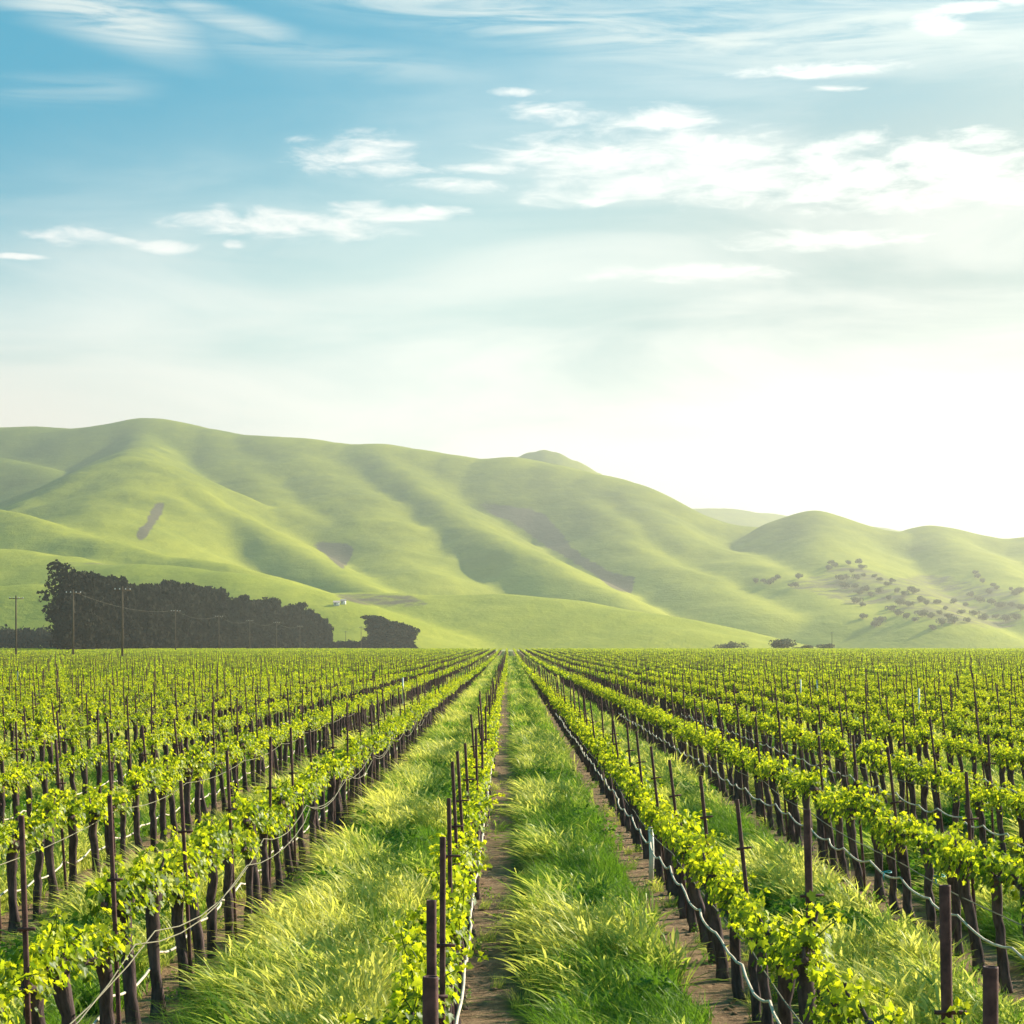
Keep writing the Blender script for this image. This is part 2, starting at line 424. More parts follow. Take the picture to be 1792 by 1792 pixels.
# farther hills
def far_hill(name, crest, Y, slope, r, label, wob):
    p = np.array([at(px, py, Y + dy) for px, py, dy in crest])
    x0, x1 = p[:, 0].min() - 500, p[:, 0].max() + 500
    gx, gy = np.meshgrid(np.linspace(x0, x1, 150), np.linspace(Y - 1300, Y + 900, 90))
    zt = np.full(gx.shape, -1e9)
    for a, c in zip(p[:-1], p[1:]):
        dx, dy = c[0] - a[0], c[1] - a[1]
        tt = np.clip(((gx - a[0]) * dx + (gy - a[1]) * dy) / (dx * dx + dy * dy + 1e-6), 0, 1)
        dd = np.hypot(gx - a[0] - tt * dx, gy - a[1] - tt * dy)
        zt = np.maximum(zt, a[2] + tt * (c[2] - a[2]) - slope * (np.sqrt(dd * dd + r * r) - r))
    zt = np.maximum(zt + wob * (fbm(gx / 150, gy / 150, 31) - .5), -5)
    k = gx.shape[1]
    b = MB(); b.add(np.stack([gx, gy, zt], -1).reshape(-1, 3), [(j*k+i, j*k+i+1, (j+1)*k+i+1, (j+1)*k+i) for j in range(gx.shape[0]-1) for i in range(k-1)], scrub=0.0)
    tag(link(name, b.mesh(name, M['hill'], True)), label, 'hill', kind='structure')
far_hill('cone_hill', [(912,797,40),(932,787,0),(950,783,0),(966,787,0),(1000,803,0),(1040,826,30)], 3750, .80, 14, 'bare cone shaped hill peeping over the ridge', 8)
far_hill('faint_ridge', [(1120,894,0),(1200,890,0),(1260,891,0),(1320,898,0),(1400,917,0),(1480,920,0),(1560,930,0),(1640,935,0),(1760,940,0)], 4900, .28, 100, 'faint far ridge fading into haze', 20)

# ================================================================== VINES
leaf_out = np.array([(0,0),(.28,-.12),(.55,.05),(.42,.30),(.60,.52),(.30,.62),(0,1.0),(-.30,.62),(-.60,.52),(-.42,.30),(-.55,.05),(-.28,-.12)])
def add_leaf(b, p, size, nrm, up, tint, simple_=False):
    nrm = nrm / (np.linalg.norm(nrm) + 1e-9)
    up = up - nrm * np.dot(up, nrm); up = up / (np.linalg.norm(up) + 1e-9)
    sd = np.cross(up, nrm)
    if simple_:
        pts = np.array([(-.45, 0), (.45, .05), (.5, .7), (-.4, .8)])
        V = p + size * (pts[:, :1] * sd + pts[:, 1:] * up); b.add(V, [(0, 1, 2, 3)], tint=tint); return
    fold = .25
    V = p + size * (leaf_out[:, :1] * sd + leaf_out[:, 1:] * up + np.abs(leaf_out[:, :1]) * fold * nrm)
    V = V.copy(); V[6] -= nrm * size * .15
    b.add(V, [(0, 1, 2, 3), (0, 3, 4, 5), (0, 5, 6), (0, 6, 7), (0, 7, 8, 9), (0, 9, 10, 11)], tint=tint)

def vine_meshes(seed):
    rg = np.random.default_rng(seed)
    # trunk: gnarled, slightly crooked, with a swollen head
    b = MB()
    zs = np.linspace(-.04, .87, 12)
    lean = rg.normal(0, .03, 2)
    px = np.cumsum(rg.normal(0, .008, 12)) + lean[0] * zs; py = np.cumsum(rg.normal(0, .010, 12)) + lean[1] * zs
    px -= px[0]; py -= py[0]
    rad = np.interp(zs, [-.04, .05, .4, .74, .87], [.062, .050, .041, .050, .058]) * rg.uniform(.85, 1.12) * (1 + rg.normal(0, .07, 12))
    b.tube(np.stack([px, py, zs], 1), rad, 9)
    top = np.array([px[-1], py[-1], .855])
    trunk = b.mesh('vine_trunk', M['bark'], True)
    # cordon: two arms along the wire with spurs
    b = MB(); spurs = []
    for sgn in (-1, 1):
        k = 7
        yy = np.linspace(0, .47, k) * sgn
        arm = np.stack([top[0] * np.linspace(1, .3, k) + rg.normal(0, .008, k), top[1] + yy - top[1] * np.linspace(0, 1, k),     .855 + .04 * np.sin(np.linspace(0, 1.5, k)) + rg.normal(0, .008, k)], 1)
        arm[0] = top
        b.tube(arm, np.linspace(.034, .018, k), 7)
        for q in (1, 2, 3, 4, 5, 6):
            if rg.random() < .85:
                s0 = arm[q]; e = s0 + np.array([rg.normal(0, .03), rg.normal(0, .02), rg.uniform(.03, .07)])
                b.tube([s0, (s0 + e) / 2 + rg.normal(0, .006, 3), e], [.013, .011, .010], 5); spurs.append(e)
    if rg.random() < .5:
        e = top + np.array([rg.normal(0, .05), 0, rg.uniform(.10, .24)]); b.tube([top, e], [.014, .009], 5); spurs.append(e)
    cordon = b.mesh('vine_cordon', M['bark'], True)
    # foliage: young shoots carrying alternate lobed leaves
    b = MB()
    vig = rg.uniform(.8, 1.15)
    for sp in spurs:
        for _ in range(rg.integers(1, 3)):
            L = (rg.uniform(.04, .13) if rg.random() < .88 else rg.uniform(.16, .30)) * vig
            d = np.array([rg.normal(0, .55), rg.normal(0, .40), .85]); d /= np.linalg.norm(d)
            p = sp.copy(); k = max(3, int(L / .020)); pts = [p.copy()]
            az = rg.uniform(0, 6.28)
            for i in range(k):
                d = d + np.array([rg.normal(-.02, .10), rg.normal(0, .09), -.05]); d /= np.linalg.norm(d)
                p = p + d * L / k; pts.append(p.copy())
                az += 2.4 + rg.normal(0, .4)
                out = np.array([math.cos(az), math.sin(az), rg.uniform(-.2, .5)])
                age = i / k
                size = (.054 - .022 * age) * rg.uniform(.5, 1.4)
                base = p + out * rg.uniform(.015, .04)
                nrm = np.array([out[0] * .6, out[1] * .6, rg.uniform(.3, 1.0)]) + rg.normal(0, .45, 3)
                add_leaf(b, base, size, nrm, out + np.array([0, 0, rg.uniform(-.8, .3)]), np.clip(.25 + .55 * age + rg.normal(0, .2), 0, 1))
            for _ in range(2):
                add_leaf(b, p, rg.uniform(.03, .05), rg.normal(0, 1, 3), d, rg.uniform(.7, 1.0))
            pts = np.array(pts)
            b.tube(pts[::2] if len(pts) > 4 else pts, .004, 3, False)
    # basal leaves hiding the cordon
    for _ in range(int(190 * vig)):
        q = rg.uniform(-.46, .46); a = rg.uniform(0, 6.28)
        p = np.array([.15 * math.cos(a) * rg.random() ** .5, q, max(.76, .90 + rg.normal(0, .065))])
        add_leaf(b, p, rg.uniform(.026, .062), np.array([math.cos(a), rg.normal(0, .5), rg.uniform(0, 1)]), np.array([math.cos(a) * .6, rg.normal(0, .4), rg.uniform(-.8, .7)]), np.clip(rg.normal(.26, .30), 0, 1))
    fol = b.mesh('vine_foliage', M['vine_leaf'])
    return trunk, cordon, fol
VARS = [vine_meshes(100 + i) for i in range(8)]

def inframe(x, y, z_lo, z_hi, pad=0):
    if y <= 1: return False
    px = CX + F * x / y
    return -pad < px < 1792 + pad and (CY + F * (H - z_hi) / y) < 1792

cand = []
for k in range(-14, 15):
    for i in range(6, 90):
        y = i * VS + (k * .37 % VS)
        x = rowx(k) + .03 * math.sin(i * 1.7 + k)
        if inframe(x, y, 0, 1.25, 60): cand.append((y, k, i, x))
cand.sort()
near_v = cand[:298]; near_set = {(k, i) for _, k, i, _ in near_v}
count = {}
for y, k, i, x in near_v:
    vi = random.randrange(8); t_, c_, f_ = VARS[vi]
    j = count.get(k, 0); count[k] = j + 1
    o = empty('grapevine', (x, y, 0), random.choice((0, math.pi)) + random.gauss(0, .12),
              'lime green grapevine, %s from the front, %s' % (ordinal(j), rowname(k)), 'grapevine', 'grapevines trained along the trellis rows')
    o.rotation_euler[0] = random.gauss(0, .03); o.rotation_euler[1] = random.gauss(-.11 if k > 0 else -.05, .03) * (1 if abs(o.rotation_euler[2]) < 1.5 else -1)
    s = random.uniform(.9, 1.1); o.scale = (s, s, s * random.uniform(.94, 1.06))
    for nm, me in (('trunk', t_), ('cordon', c_), ('foliage', f_)): link(nm, me, o)

# the rest of the vineyard: whole-vine kinds to 170 m, coarser row pieces beyond
def joined(ms):
    b = MB()
    bpy_me = bpy.data.meshes.new('vine_kind')
    V = []; Fc = []; T = []; mi = []; o = 0
    for q, me in enumerate(ms):
        n_ = len(me.vertices); co = np.empty(n_ * 3); me.vertices.foreach_get('co', co); V.append(co.reshape(-1, 3))
        tv = np.zeros(n_, np.float32)
        if 'tint' in me.attributes: me.attributes['tint'].data.foreach_get('value', tv)
        T.append(tv)
        for p in me.polygons: Fc.append(tuple(v + o for v in p.vertices)); mi.append(1 if q == len(ms) - 1 else 0)
        o += n_
    bpy_me.from_pydata(np.concatenate(V).tolist(), [], Fc)
    a = bpy_me.attributes.new('tint', 'FLOAT', 'POINT'); a.data.foreach_set('value', np.concatenate(T))
    bpy_me.materials.append(M['bark']); bpy_me.materials.append(M['vine_leaf'])
    bpy_me.polygons.foreach_set('material_index', np.array(mi, np.int32)); bpy_me.update()
    return bpy_me
KINDS = [joined(v) for v in VARS]
def row_piece(seed, nv, nleaf, size):
    rg = np.random.default_rng(seed); bt = MB(); bf = MB()
    Ln = nv * VS
    for i in range(nv):
        y = -Ln / 2 + (i + .5) * VS; w = rg.uniform(.07, .10); lx = rg.normal(0, .03)
        bt.add([(-w/2,y-w/2,-.1),(w/2,y-w/2,-.1),(w/2,y+w/2,-.1),(-w/2,y+w/2,-.1),(lx-w/2,y-w/2,.88),(lx+w/2,y-w/2,.88),(lx+w/2,y+w/2,.88),(lx-w/2,y+w/2,.88)],
               [(0,1,5,4),(1,2,6,5),(2,3,7,6),(3,0,4,7)])
    bt.box((0, 0, .85), (.05, Ln, .05))
    for _ in range(nleaf):
        y = rg.uniform(-Ln/2, Ln/2); ph = math.sin(y * 2 * math.pi / VS + seed) * .06
        z = .84 + abs(rg.normal(0, .07)) + ph * .7 - rg.uniform(0, .05)
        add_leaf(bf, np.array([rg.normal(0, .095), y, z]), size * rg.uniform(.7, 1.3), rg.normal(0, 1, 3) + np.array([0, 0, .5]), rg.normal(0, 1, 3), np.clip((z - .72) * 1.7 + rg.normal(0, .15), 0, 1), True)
    return joined([bt.mesh('t', M['bark']), bf.mesh('f', M['vine_leaf'])])
PIECES = [row_piece(40 + i, 6, 340, .115) for i in range(6)]
PIECES2 = [row_piece(60 + i, 12, 380, .17) for i in range(5)]

pts, rot, scl, idx_ = [], [], [], []
MID = 120.0
for k in range(-90, 91):
    x = rowx(k)
    for i in range(1, int(MID / VS)):
        if (k, i) in near_set: continue
        y = i * VS + (k * .37 % VS)
        if abs(x) > .33 * y + 9 or y < 3: continue
        pts.append((x + .03 * math.sin(i * 1.7 + k), y, float(gz(y)))); tz = random.choice((0, 1)); rot.append((random.gauss(0, .03), random.gauss(-.11 if k > 0 else -.05, .03) * (1 - 2 * tz), tz * math.pi + random.gauss(0, .12)))
        s = random.uniform(.9, 1.1); scl.append((s, s, s)); idx_.append(random.randrange(8))
for k in range(-160, 161):
    x = rowx(k); y = MID + 3
    while y < FIELD_END:
        nv = 6 if y < 330 else 12
        Ln = nv * VS
        if abs(x) < .33 * y + 12:
            pts.append((x + random.gauss(0, .03), y, float(gz(y)))); tz = random.choice((0, 1)); rot.append((0, (-.10 if k > 0 else -.05) * (1 - 2 * tz), tz * math.pi)); scl.append((1, 1.01, random.uniform(.92, 1.1)))
            idx_.append(8 + random.randrange(6) if nv == 6 else 14 + random.randrange(5))
        y += Ln if not (y < 330 <= y + Ln) else Ln * 1.5
scatter('distant_grapevines', pts, rot, scl, idx_, np.zeros(len(pts)), KINDS + PIECES + PIECES2, 'countless rows of lime green grapevines running back to the hills', 'grapevines')

# ================================================================== TRELLIS POSTS
def post_meshes(h, r):
    b = MB(); th = np.linspace(0, 2 * np.pi, 12, endpoint=False); c = np.stack([np.cos(th), np.sin(th)], 1)
    rings = [(r, -.1), (r, h * .5), (r, h - .004), (r * .97, h), (r * .80, h), (r * .78, h - .15)]
    V = np.concatenate([np.column_stack([c * q, np.full(12, z)]) for q, z in rings])
    fs = [(i*12+j, i*12+(j+1)%12, (i+1)*12+(j+1)%12, (i+1)*12+j) for i in range(5) for j in range(12)]
    fs.append(tuple(60 + j for j in range(12)))
    b.add(V, fs); pole = b.mesh('post_pole', M['rust'], True)
    return pole
def arm_mesh(z, r, w):
    b = MB(); b.box((w * .12, -r - .008, z), (w * .8, .010, .016)); b.box((-w * .1, r + .006, z - .01), (w * .4, .010, .016))
    b.tube([(0, -r - .016, z), (0, r + .02, z)], .006, 6)
    return b.mesh('post_bracket', M['rust'])
THIN = [(post_meshes(h, .0155), arm_mesh(h - d, .0155, w)) for h, d, w in ((1.78, .55, .13), (1.70, .40, .15), (1.86, .60, .12), (1.64, .36, .14), (1.75, .48, .16))]
THICK = [(post_meshes(h, .024), arm_mesh(h - d, .024, w)) for h, d, w in ((1.77, .52, .16), (1.56, .45, .14))]
# measured posts of the near rows: row -> [(Y, kind, dx of foot, lean about Y axis (deg, + leans right))]
meas = {0: [(5.94, 'K0', .16, 0), (9.4, 'K1', .03, 0), (10.2, 'T0', .05, 0), (13.9, 'T1', 0, -1), (17.0, 'T0', .0, -3), (19.4, 'T4', 0, -3.5), (22.0, 'T1', 0, -3)],
        1: [(6.15, 'K0', -.32, 0), (8.25, 'K0', .03, -1.0), (12.1, 'K0', .05, -1.2), (14.7, 'T3', .05, -6), (17.4, 'T3', .04, -6), (20.0, 'T3', 0, -7), (22.7, 'T3', 0, -6.5), (25.4, 'T1', 0, -6)],
        -1: [(10.6, 'T2', .06, -2), (13.1, 'T0', .04, -2.5), (15.8, 'T1', .08, -3), (18.8, 'T0', .02, -3)],
        2: [(10.4, 'T0', .0, -4), (13.8, 'T1', 0, -4), (17.0, 'T1', 0, -4)]}
posts = []
for k in range(-40, 41):
    m_ = meas.get(k, [])
    for (y, kd, dx, ln) in m_: posts.append((y, k, kd, rowx(k) + dx, ln))
    y = m_[-1][0] + 2.75 if m_ else 5 + (k * 1.31 % 2.75)
    while y < 150:
        posts.append((y + random.gauss(0, .12), k, 'T%d' % random.randrange(5), rowx(k) + random.gauss(0, .03), random.gauss(-5 if k > 0 else -3, 1.5)))
        y += 2.75
posts.sort()
pc = {}; nposts = 0
sp, sr, ss, si = [], [], [], []
for y, k, kd, x, ln in posts:
    if not inframe(x, y, 0, 1.85, 5 if nposts < 300 else 400): continue
    if y < 5: continue
    vis = inframe(x, y, 0, 1.80, 3)
    meshes = (THICK if kd[0] == 'K' else THIN)[int(kd[1])]
    if vis and nposts < 299:
        j = pc.get(k, 0); pc[k] = j + 1; nposts += 1
        o = empty('trellis_post', (x, y, 0), random.gauss(0, .1), '%s rusty trellis post, %s from the front, %s' % ('thick' if kd[0] == 'K' else 'thin', ordinal(j), rowname(k)), 'post', 'steel posts of the vine trellis')
        o.rotation_euler[1] = R(ln); o.rotation_euler[0] = R(random.gauss(0, 1))
        link('pole', meshes[0], o); link('bracket', meshes[1], o)
    else:
        sp.append((x, y, 0)); sr.append((0, R(ln), 0)); ss.append((1, 1, 1)); si.append(int(kd[1]) if kd[0] == 'T' else 0)
for k in range(-90, 91):
    y = 150 + (k * 1.31 % 2.75)
    while y < 420:
        if abs(rowx(k)) < .3 * y + 5:
            sp.append((rowx(k), y, float(gz(y)))); sr.append((0, R(random.gauss(-3, 2)), 0)); s = random.uniform(.92, 1.08); ss.append((.95, .95, s)); si.append(random.randrange(5))
        y += 2.75 if y < 260 else 5.5
scatter('distant_trellis_posts', sp, sr, ss, si, np.zeros(len(sp)), [p[0] for p in THIN], 'many thin dark trellis posts standing over the far vine rows', 'posts')

# ================================================================== HOSES AND WIRES
def drip_line(k, side, z0, sag, y0, y1, span, name, label, cat, mat, r, jit=.02, group=None):
    rg = random.Random(k * 31 + int(z0 * 100)); pts = []
    y = y0; zn = z0
    while y < y1:
        s_ = span * rg.uniform(.75, 1.25); z2 = z0 + rg.gauss(0, jit)
        sg = sag * rg.uniform(.6, 1.4)
        xa = rowx(k) + side + rg.gauss(0, .008)
        for q in range(6):
            t = q / 6; pts.append((xa + rg.gauss(0, .003), y + s_ * t, zn + (z2 - zn) * t - 4 * sg * t * (1 - t)))
        y += s_; zn = z2
    b = MB(); b.tube(pts, r, 6)
    return tag(link(name, b.mesh(name, mat, True)), label, cat, group)
for k, side in ((0, .07), (1, -.135), (2, -.135), (3, -.135), (4, -.135), (-1, -.09), (-2, -.09), (-3, -.09)):
    drip_line(k, side, .46 if k > -1 else .40, .06, 4, 70, 1.5, 'irrigation_hose', 'pale grey drip hose sagging along ' + rowname(k), 'hose', M['hose'], .0105, .02, 'drip hoses along the vine rows')
for k, side, z, sg in ((-1, .07, .80, .16), (-1, .085, .74, .17), (-2, .06, .78, .08), (1, -.15, .66, .05), (2, -.15, .70, .04), (3, -.15, .70, .04), (0, .05, .74, .03)):
    drip_line(k, side, z, sg, 4, 60, 5.5, 'trellis_wire', ('upper' if (k, z) == (-1, .80) else 'lower' if k == -1 else 'single') + ' slack pale wire strung along ' + rowname(k), 'wire', M['wire'], .005, .03, 'slack wires of the vine trellis')

# turquoise ties
def tie(x, y, z, label):
    b = MB(); th = np.linspace(0, 2 * np.pi, 14)
    b.tube(np.stack([x + .05 * np.cos(th), y + .05 * np.sin(th), z + .006 * np.sin(2 * th)], 1), .005, 5)
    b.tube([(x - .03, y - .045, z), (x - .045, y - .06, z - .03), (x - .035, y - .065, z - .075)], [.005, .007, .004], 5)
    tag(link('plastic_tie', b.mesh('plastic_tie', M['teal'], True)), label, 'tie', 'turquoise ties on the trellis')
tie(rowx(2) - .05, 18.3, .66, 'turquoise plastic tie knotted round a vine trunk behind the thick post at right')
tie(rowx(2) - .135, 20.4, .46, 'turquoise plastic tie hanging from the drip hose at right')

# white stakes
for px, py0, py1, hm, lab in ((1608,1205,1262,1.5,'white stake rising tall above the right hand vines'), (1430,1190,1216,1.4,'short white stake among the vines on the right, the nearer of a pair'),
     (1401,1189,1214,1.4,'short white stake left of its pair among the vines on the right'), (705,1186,1206,1.5,'white stake in the vine rows left of the central strip'), (31,1175,1195,1.5,'white stake near the left edge under the dark trees'),
     (1128,1448,1492,.62,'white plastic sleeve round a trunk beside the right edge of the central strip')):
    Yd = F * (H - hm) / (py0 - CY) if hm > .8 else F * (H - .62) / (py0 - CY)
    x = (px - CX) / F * Yd
    if hm < .8: x = rowx(1) - .12; Yd = 23.6; hm = .62
    b = MB(); zb = float(gz(Yd))
    b.tube([(0, 0, -.05), (0.01, 0, hm * .5), (0, 0, hm)], (.03 if hm > .8 else .03), 8); 
    b.box((0, 0, hm + .004), (.05, .05, .008))
    o = link('white_stake', b.mesh('white_stake', M['white_plastic'], True)); o.location = (x, Yd, zb); tag(o, lab, 'stake', 'white stakes in the vineyard')

# ================================================================== GRASS
def tuft(seed, nb, rad, h0, h1, wid, heads, segs=5):
    rg = np.random.default_rng(seed); b = MB()
    for _ in range(nb):
        a = rg.uniform(0, 6.28); r = rad * math.sqrt(rg.random()); p0 = np.array([r * math.cos(a), r * math.sin(a), -.01])
        hh = rg.uniform(h0, h1); w = wid * rg.uniform(.7, 1.3)
        lean = np.array([rg.normal(-.55, .38), rg.normal(-.10, .38)]) * hh
        bow = rg.uniform(.7, 1.5)
        t = np.linspace(0, 1, segs + 1)
        P = np.stack([p0[0] + lean[0] * t ** 1.8 * bow, p0[1] + lean[1] * t ** 1.8 * bow, p0[2] + hh * (t - .28 * bow * t ** 3)], 1)
        sd = np.array([rg.normal(0, 1), rg.normal(0, 1), 0]); sd /= np.linalg.norm(sd)
        ww = w * (1 - t) ** .6 * .5
        head = heads and rg.random() < heads
        if head: ww = np.where(t > .55, w * 1.25 * np.sin((t - .55) / .45 * np.pi * .9 + .25), w * .35)
        ww[-1] = w * .08
        V = np.empty((2 * (segs + 1), 3)); V[0::2] = P - sd * ww[:, None]; V[1::2] = P + sd * ww[:, None]
        b.add(V, [(2*i, 2*i+1, 2*i+3, 2*i+2) for i in range(segs)], tint=np.clip(rg.normal(.75 if head else .45, .22), 0, 1), along=np.repeat(t, 2))
    return b.mesh('grass_tuft', M['grass'])
def weed(seed):
    rg = np.random.default_rng(seed); b = MB()
    for _ in range(46):
        a = rg.uniform(0, 6.28); r = .14 * math.sqrt(rg.random()); p = np.array([r * math.cos(a), r * math.sin(a), rg.uniform(.04, .24)])
        sz = rg.uniform(.04, .075); nrm = rg.normal(0, .5, 3) + np.array([math.cos(a) * .5, math.sin(a) * .5, 1]); nrm /= np.linalg.norm(nrm)
        up = np.array([math.cos(a), math.sin(a), rg.uniform(-.2, .5)]); up -= nrm * np.dot(up, nrm); up /= np.linalg.norm(up); sd = np.cross(up, nrm)
        o = np.array([(0, 0), (.3, .3), (.26, .7), (0, 1), (-.26, .7), (-.3, .3)])
        b.add(p + sz * (o[:, :1] * sd + o[:, 1:] * up), [(0, 1, 2, 3), (0, 3, 4, 5)], tint=rg.uniform(.1, .6), along=.3)
    return b.mesh('weed_tuft', M['grass'])
TUFTS = [tuft(200 + i, 70, .15, .14, .44, .0095, .55) for i in range(5)] + [tuft(220 + i, 66, .15, .16, .42, .0080, 0) for i in range(3)] + [weed(230), weed(231)] \
      + [tuft(240 + i, 60, .34, .24, .46, .018, .3, 3) for i in range(3)] + [tuft(250 + i, 60, .9, .22, .42, .06, .2, 3) for i in range(2)]
gp, gr_, gs, gi_, gt = [], [], [], [], []
def alley_pts(y0, y1, dens, kinds, hs, half0):
    kmax = int(.3 * y1 / PITCH) + 3
    for k in range(-kmax, kmax + 1):
        half = half0; half = {-1: .70, 0: .56}.get(k, .62 if half < .7 else half)
        xc = rowx(k) + PITCH / 2 + {-1: -.02, 0: .13}.get(k, .08)
        n_ = RNG.poisson((y1 - y0) * 2 * half * dens)
        yy = RNG.uniform(y0, y1, n_); xx = xc + RNG.uniform(-1, 1, n_) * half
        for x, y in zip(xx, yy):
            if abs(x) > .29 * y + 3: continue
            e = abs(x - xc) / half
            if e > .8 and vnoise(np.array(x * 3.1), np.array(y * 1.3), 5) < .5: continue
            tn = float(fbm(np.array(x * 1.0), np.array(y * .40), 7, 4)) * 1.15
            lush = float(fbm(np.array(x * 1.3 + 9), np.array(y * .5), 15, 3))
            hv = .65 + .75 * tn + RNG.normal(0, .1)
            tone = np.clip((tn - .33) * 2.5 + RNG.normal(0, .18), 0, 1)
            right = (x - xc) / half
            tone *= (1 - .35 * max(0, right)) * (.68 if k == 0 else .9)
            kd = kinds[RNG.integers(len(kinds))]
            if y < 60:
                if lush > .54: kd = 8 + RNG.integers(2) if lush > .575 else 5 + RNG.integers(3); tone *= .3
                elif tone < .3: kd = 5 + RNG.integers(3)
            gp.append((x, y, float(gz(y)))); gr_.append((RNG.normal(0, .22), RNG.normal(0, .22), RNG.normal(0, .85))); s = hs * 1.14 * max(.5, hv) * (.85 if e > .75 else 1)
            gs.append((hs, hs, s)); gi_.append(kd); gt.append(tone)
alley_pts(3.5, 26, 40, [0, 1, 2, 3, 4], 1.0, .66)
alley_pts(26, 60, 20, [0, 1, 2, 3, 4], 1.08, .66)
alley_pts(60, 150, 5.5, [10, 11, 12], 1.0, .68)
alley_pts(150, 420, .9, [13, 14], 1.0, .70)
# sparse weeds creeping over the bare strips
for k in range(-6, 8):
    for _ in range(90):
        y = RNG.uniform(5, 45); x = rowx(k) + RNG.normal(0, .22)
        if abs(x) > .29 * y + 2: continue
        gp.append((x, y, 0)); gr_.append((0, 0, RNG.uniform(0, 6.28))); s = RNG.uniform(.3, .6); gs.append((s, s, s)); gi_.append(int(RNG.choice([0, 1, 5, 8, 9]))); gt.append(RNG.uniform(.2, .8))
scatter('grass', gp, gr_, gs, gi_, gt, TUFTS, 'tall wind-combed grass in the strips between vine rows', 'grass')
print('grass tufts', len(gp), 'vines', len(pts), 'posts', nposts, len(sp))

rgc = np.random.default_rng(77)
def clod_mesh(seed):
    rg = np.random.default_rng(seed); b = MB(); k = 7
    th = np.linspace(0, 2 * np.pi, k, endpoint=False); rr = rg.uniform(.75, 1.25, k)
    V = [np.stack([q * rr * np.cos(th), q * rr * np.sin(th) * 1.2, np.full(k, z) + rg.normal(0, .08, k)], 1) for q, z in ((1.0, -.3), (.95, .15), (.55, .5))]
    V = np.concatenate(V + [np.array([[0, 0, .6]])]); fs = [(i*k+j, i*k+(j+1)%k, (i+1)*k+(j+1)%k, (i+1)*k+j) for i in range(2) for j in range(k)] + [(2*k+j, 2*k+(j+1)%k, 3*k) for j in range(k)]
    b.add(V, fs); return b.mesh('clod', M['ground'], False)
cpts, crot, cscl, cidx = [], [], [], []
for k in range(-7, 9):
    for _ in range(420):
        y = 4 + 46 * rgc.random() ** 1.5; x = rowx(k) + rgc.normal(0, .17)
        if abs(x) > .29 * y + 1: continue
        s_ = .012 + .03 * rgc.random() ** 3
        cpts.append((x, y, 0)); crot.append((0, 0, rgc.uniform(0, 6.28))); cscl.append((s_, s_, s_)); cidx.append(rgc.integers(3))
scatter('soil_clods', cpts, crot, cscl, cidx, np.zeros(len(cpts)), [clod_mesh(i) for i in range(3)], 'crumbled brown clods lying on the bare earth under the vines', 'clods')
# ================================================================== TREES
def crown(seed, lumps, nq, size, mat, jitter=.5):
    rg = np.random.default_rng(seed); b = MB()
    vol = np.array([l[3] * l[4] * l[5] for l in lumps]) ** .66; vol = vol / vol.sum()
    for li, (cx, cy, cz, rx, ry, rz) in enumerate(lumps):
        for _ in range(int(nq * vol[li])):
            d = rg.normal(0, 1, 3); d /= np.linalg.norm(d); r = rg.uniform(.45, 1.0) ** .5 * (1 + rg.normal(0, .07))
            p = np.array([cx + rx * d[0] * r, cy + ry * d[1] * r, cz + rz * d[2] * r])
            nrm = d + rg.normal(0, .6, 3); up = rg.normal(0, 1, 3) + np.array([0, 0, -.6])
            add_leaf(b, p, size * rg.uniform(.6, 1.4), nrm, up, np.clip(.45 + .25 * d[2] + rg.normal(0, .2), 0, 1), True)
    return b.mesh('tree_crown', mat)
def trunk_mesh(h, r, lean=0.0, limbs=()):
    b = MB(); z = np.linspace(-.5, h, 7); b.tube(np.stack([lean * z * z / h, .3 * np.sin(z * .3), z], 1), np.linspace(r, r * .35, 7), 8)
    for (z0, dx, dy, dz, rr) in limbs: b.tube([(lean * z0 * z0 / h, .3 * math.sin(z0 * .3), z0), (dx * .5, dy * .5, z0 + dz * .6), (dx, dy, z0 + dz)], [rr, rr * .7, rr * .35], 6)
    return b.mesh('tree_trunk', M['tree_bark'], True)
def tall_lumps(seed, h, w):
    rg = np.random.default_rng(seed); L = []
    for z in np.linspace(.10, .90, 9):
        ww = w * (.75 + .35 * math.sin(z * 3.0)) * rg.uniform(.8, 1.1)
        for _ in range(2): L.append((rg.normal(0, w * .22), rg.normal(0, w * .22), z * h, ww * .62, ww * .62, h * .10))
    for _ in range(4): L.append((rg.normal(0, w * .35), rg.normal(0, w * .3), h * rg.uniform(.88, .97), w * .28, w * .28, h * .05))
    return L
WIND = []
for i in range(5):
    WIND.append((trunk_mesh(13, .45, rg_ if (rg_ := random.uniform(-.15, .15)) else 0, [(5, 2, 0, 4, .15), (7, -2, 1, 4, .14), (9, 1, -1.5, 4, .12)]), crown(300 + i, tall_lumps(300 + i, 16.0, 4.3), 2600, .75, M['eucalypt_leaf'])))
# big first tree, wider with open side branches
BIGT = (trunk_mesh(17, .6, .05, [(8, -4, 0, 4, .2), (11, 3, 1, 5, .2), (6, -3, 0, 5, .18)]),
        crown(390, tall_lumps(390, 16, 4.2) + [(-.5, 0, 18.5, 3.6, 3, 3.2), (1.2, 0, 21, 2.8, 2.4, 2.6), (-1.5, 0, 22.3, 2.0, 2, 2.0), (-3.8, 0, 15.6, 1.8, 1.5, .8), (-4.6, 0, 14.2, 1.4, 1.2, .7), (3.2, 0, 18, 1.6, 1.5, 1.4)], 2600, .8, M['eucalypt_leaf']))
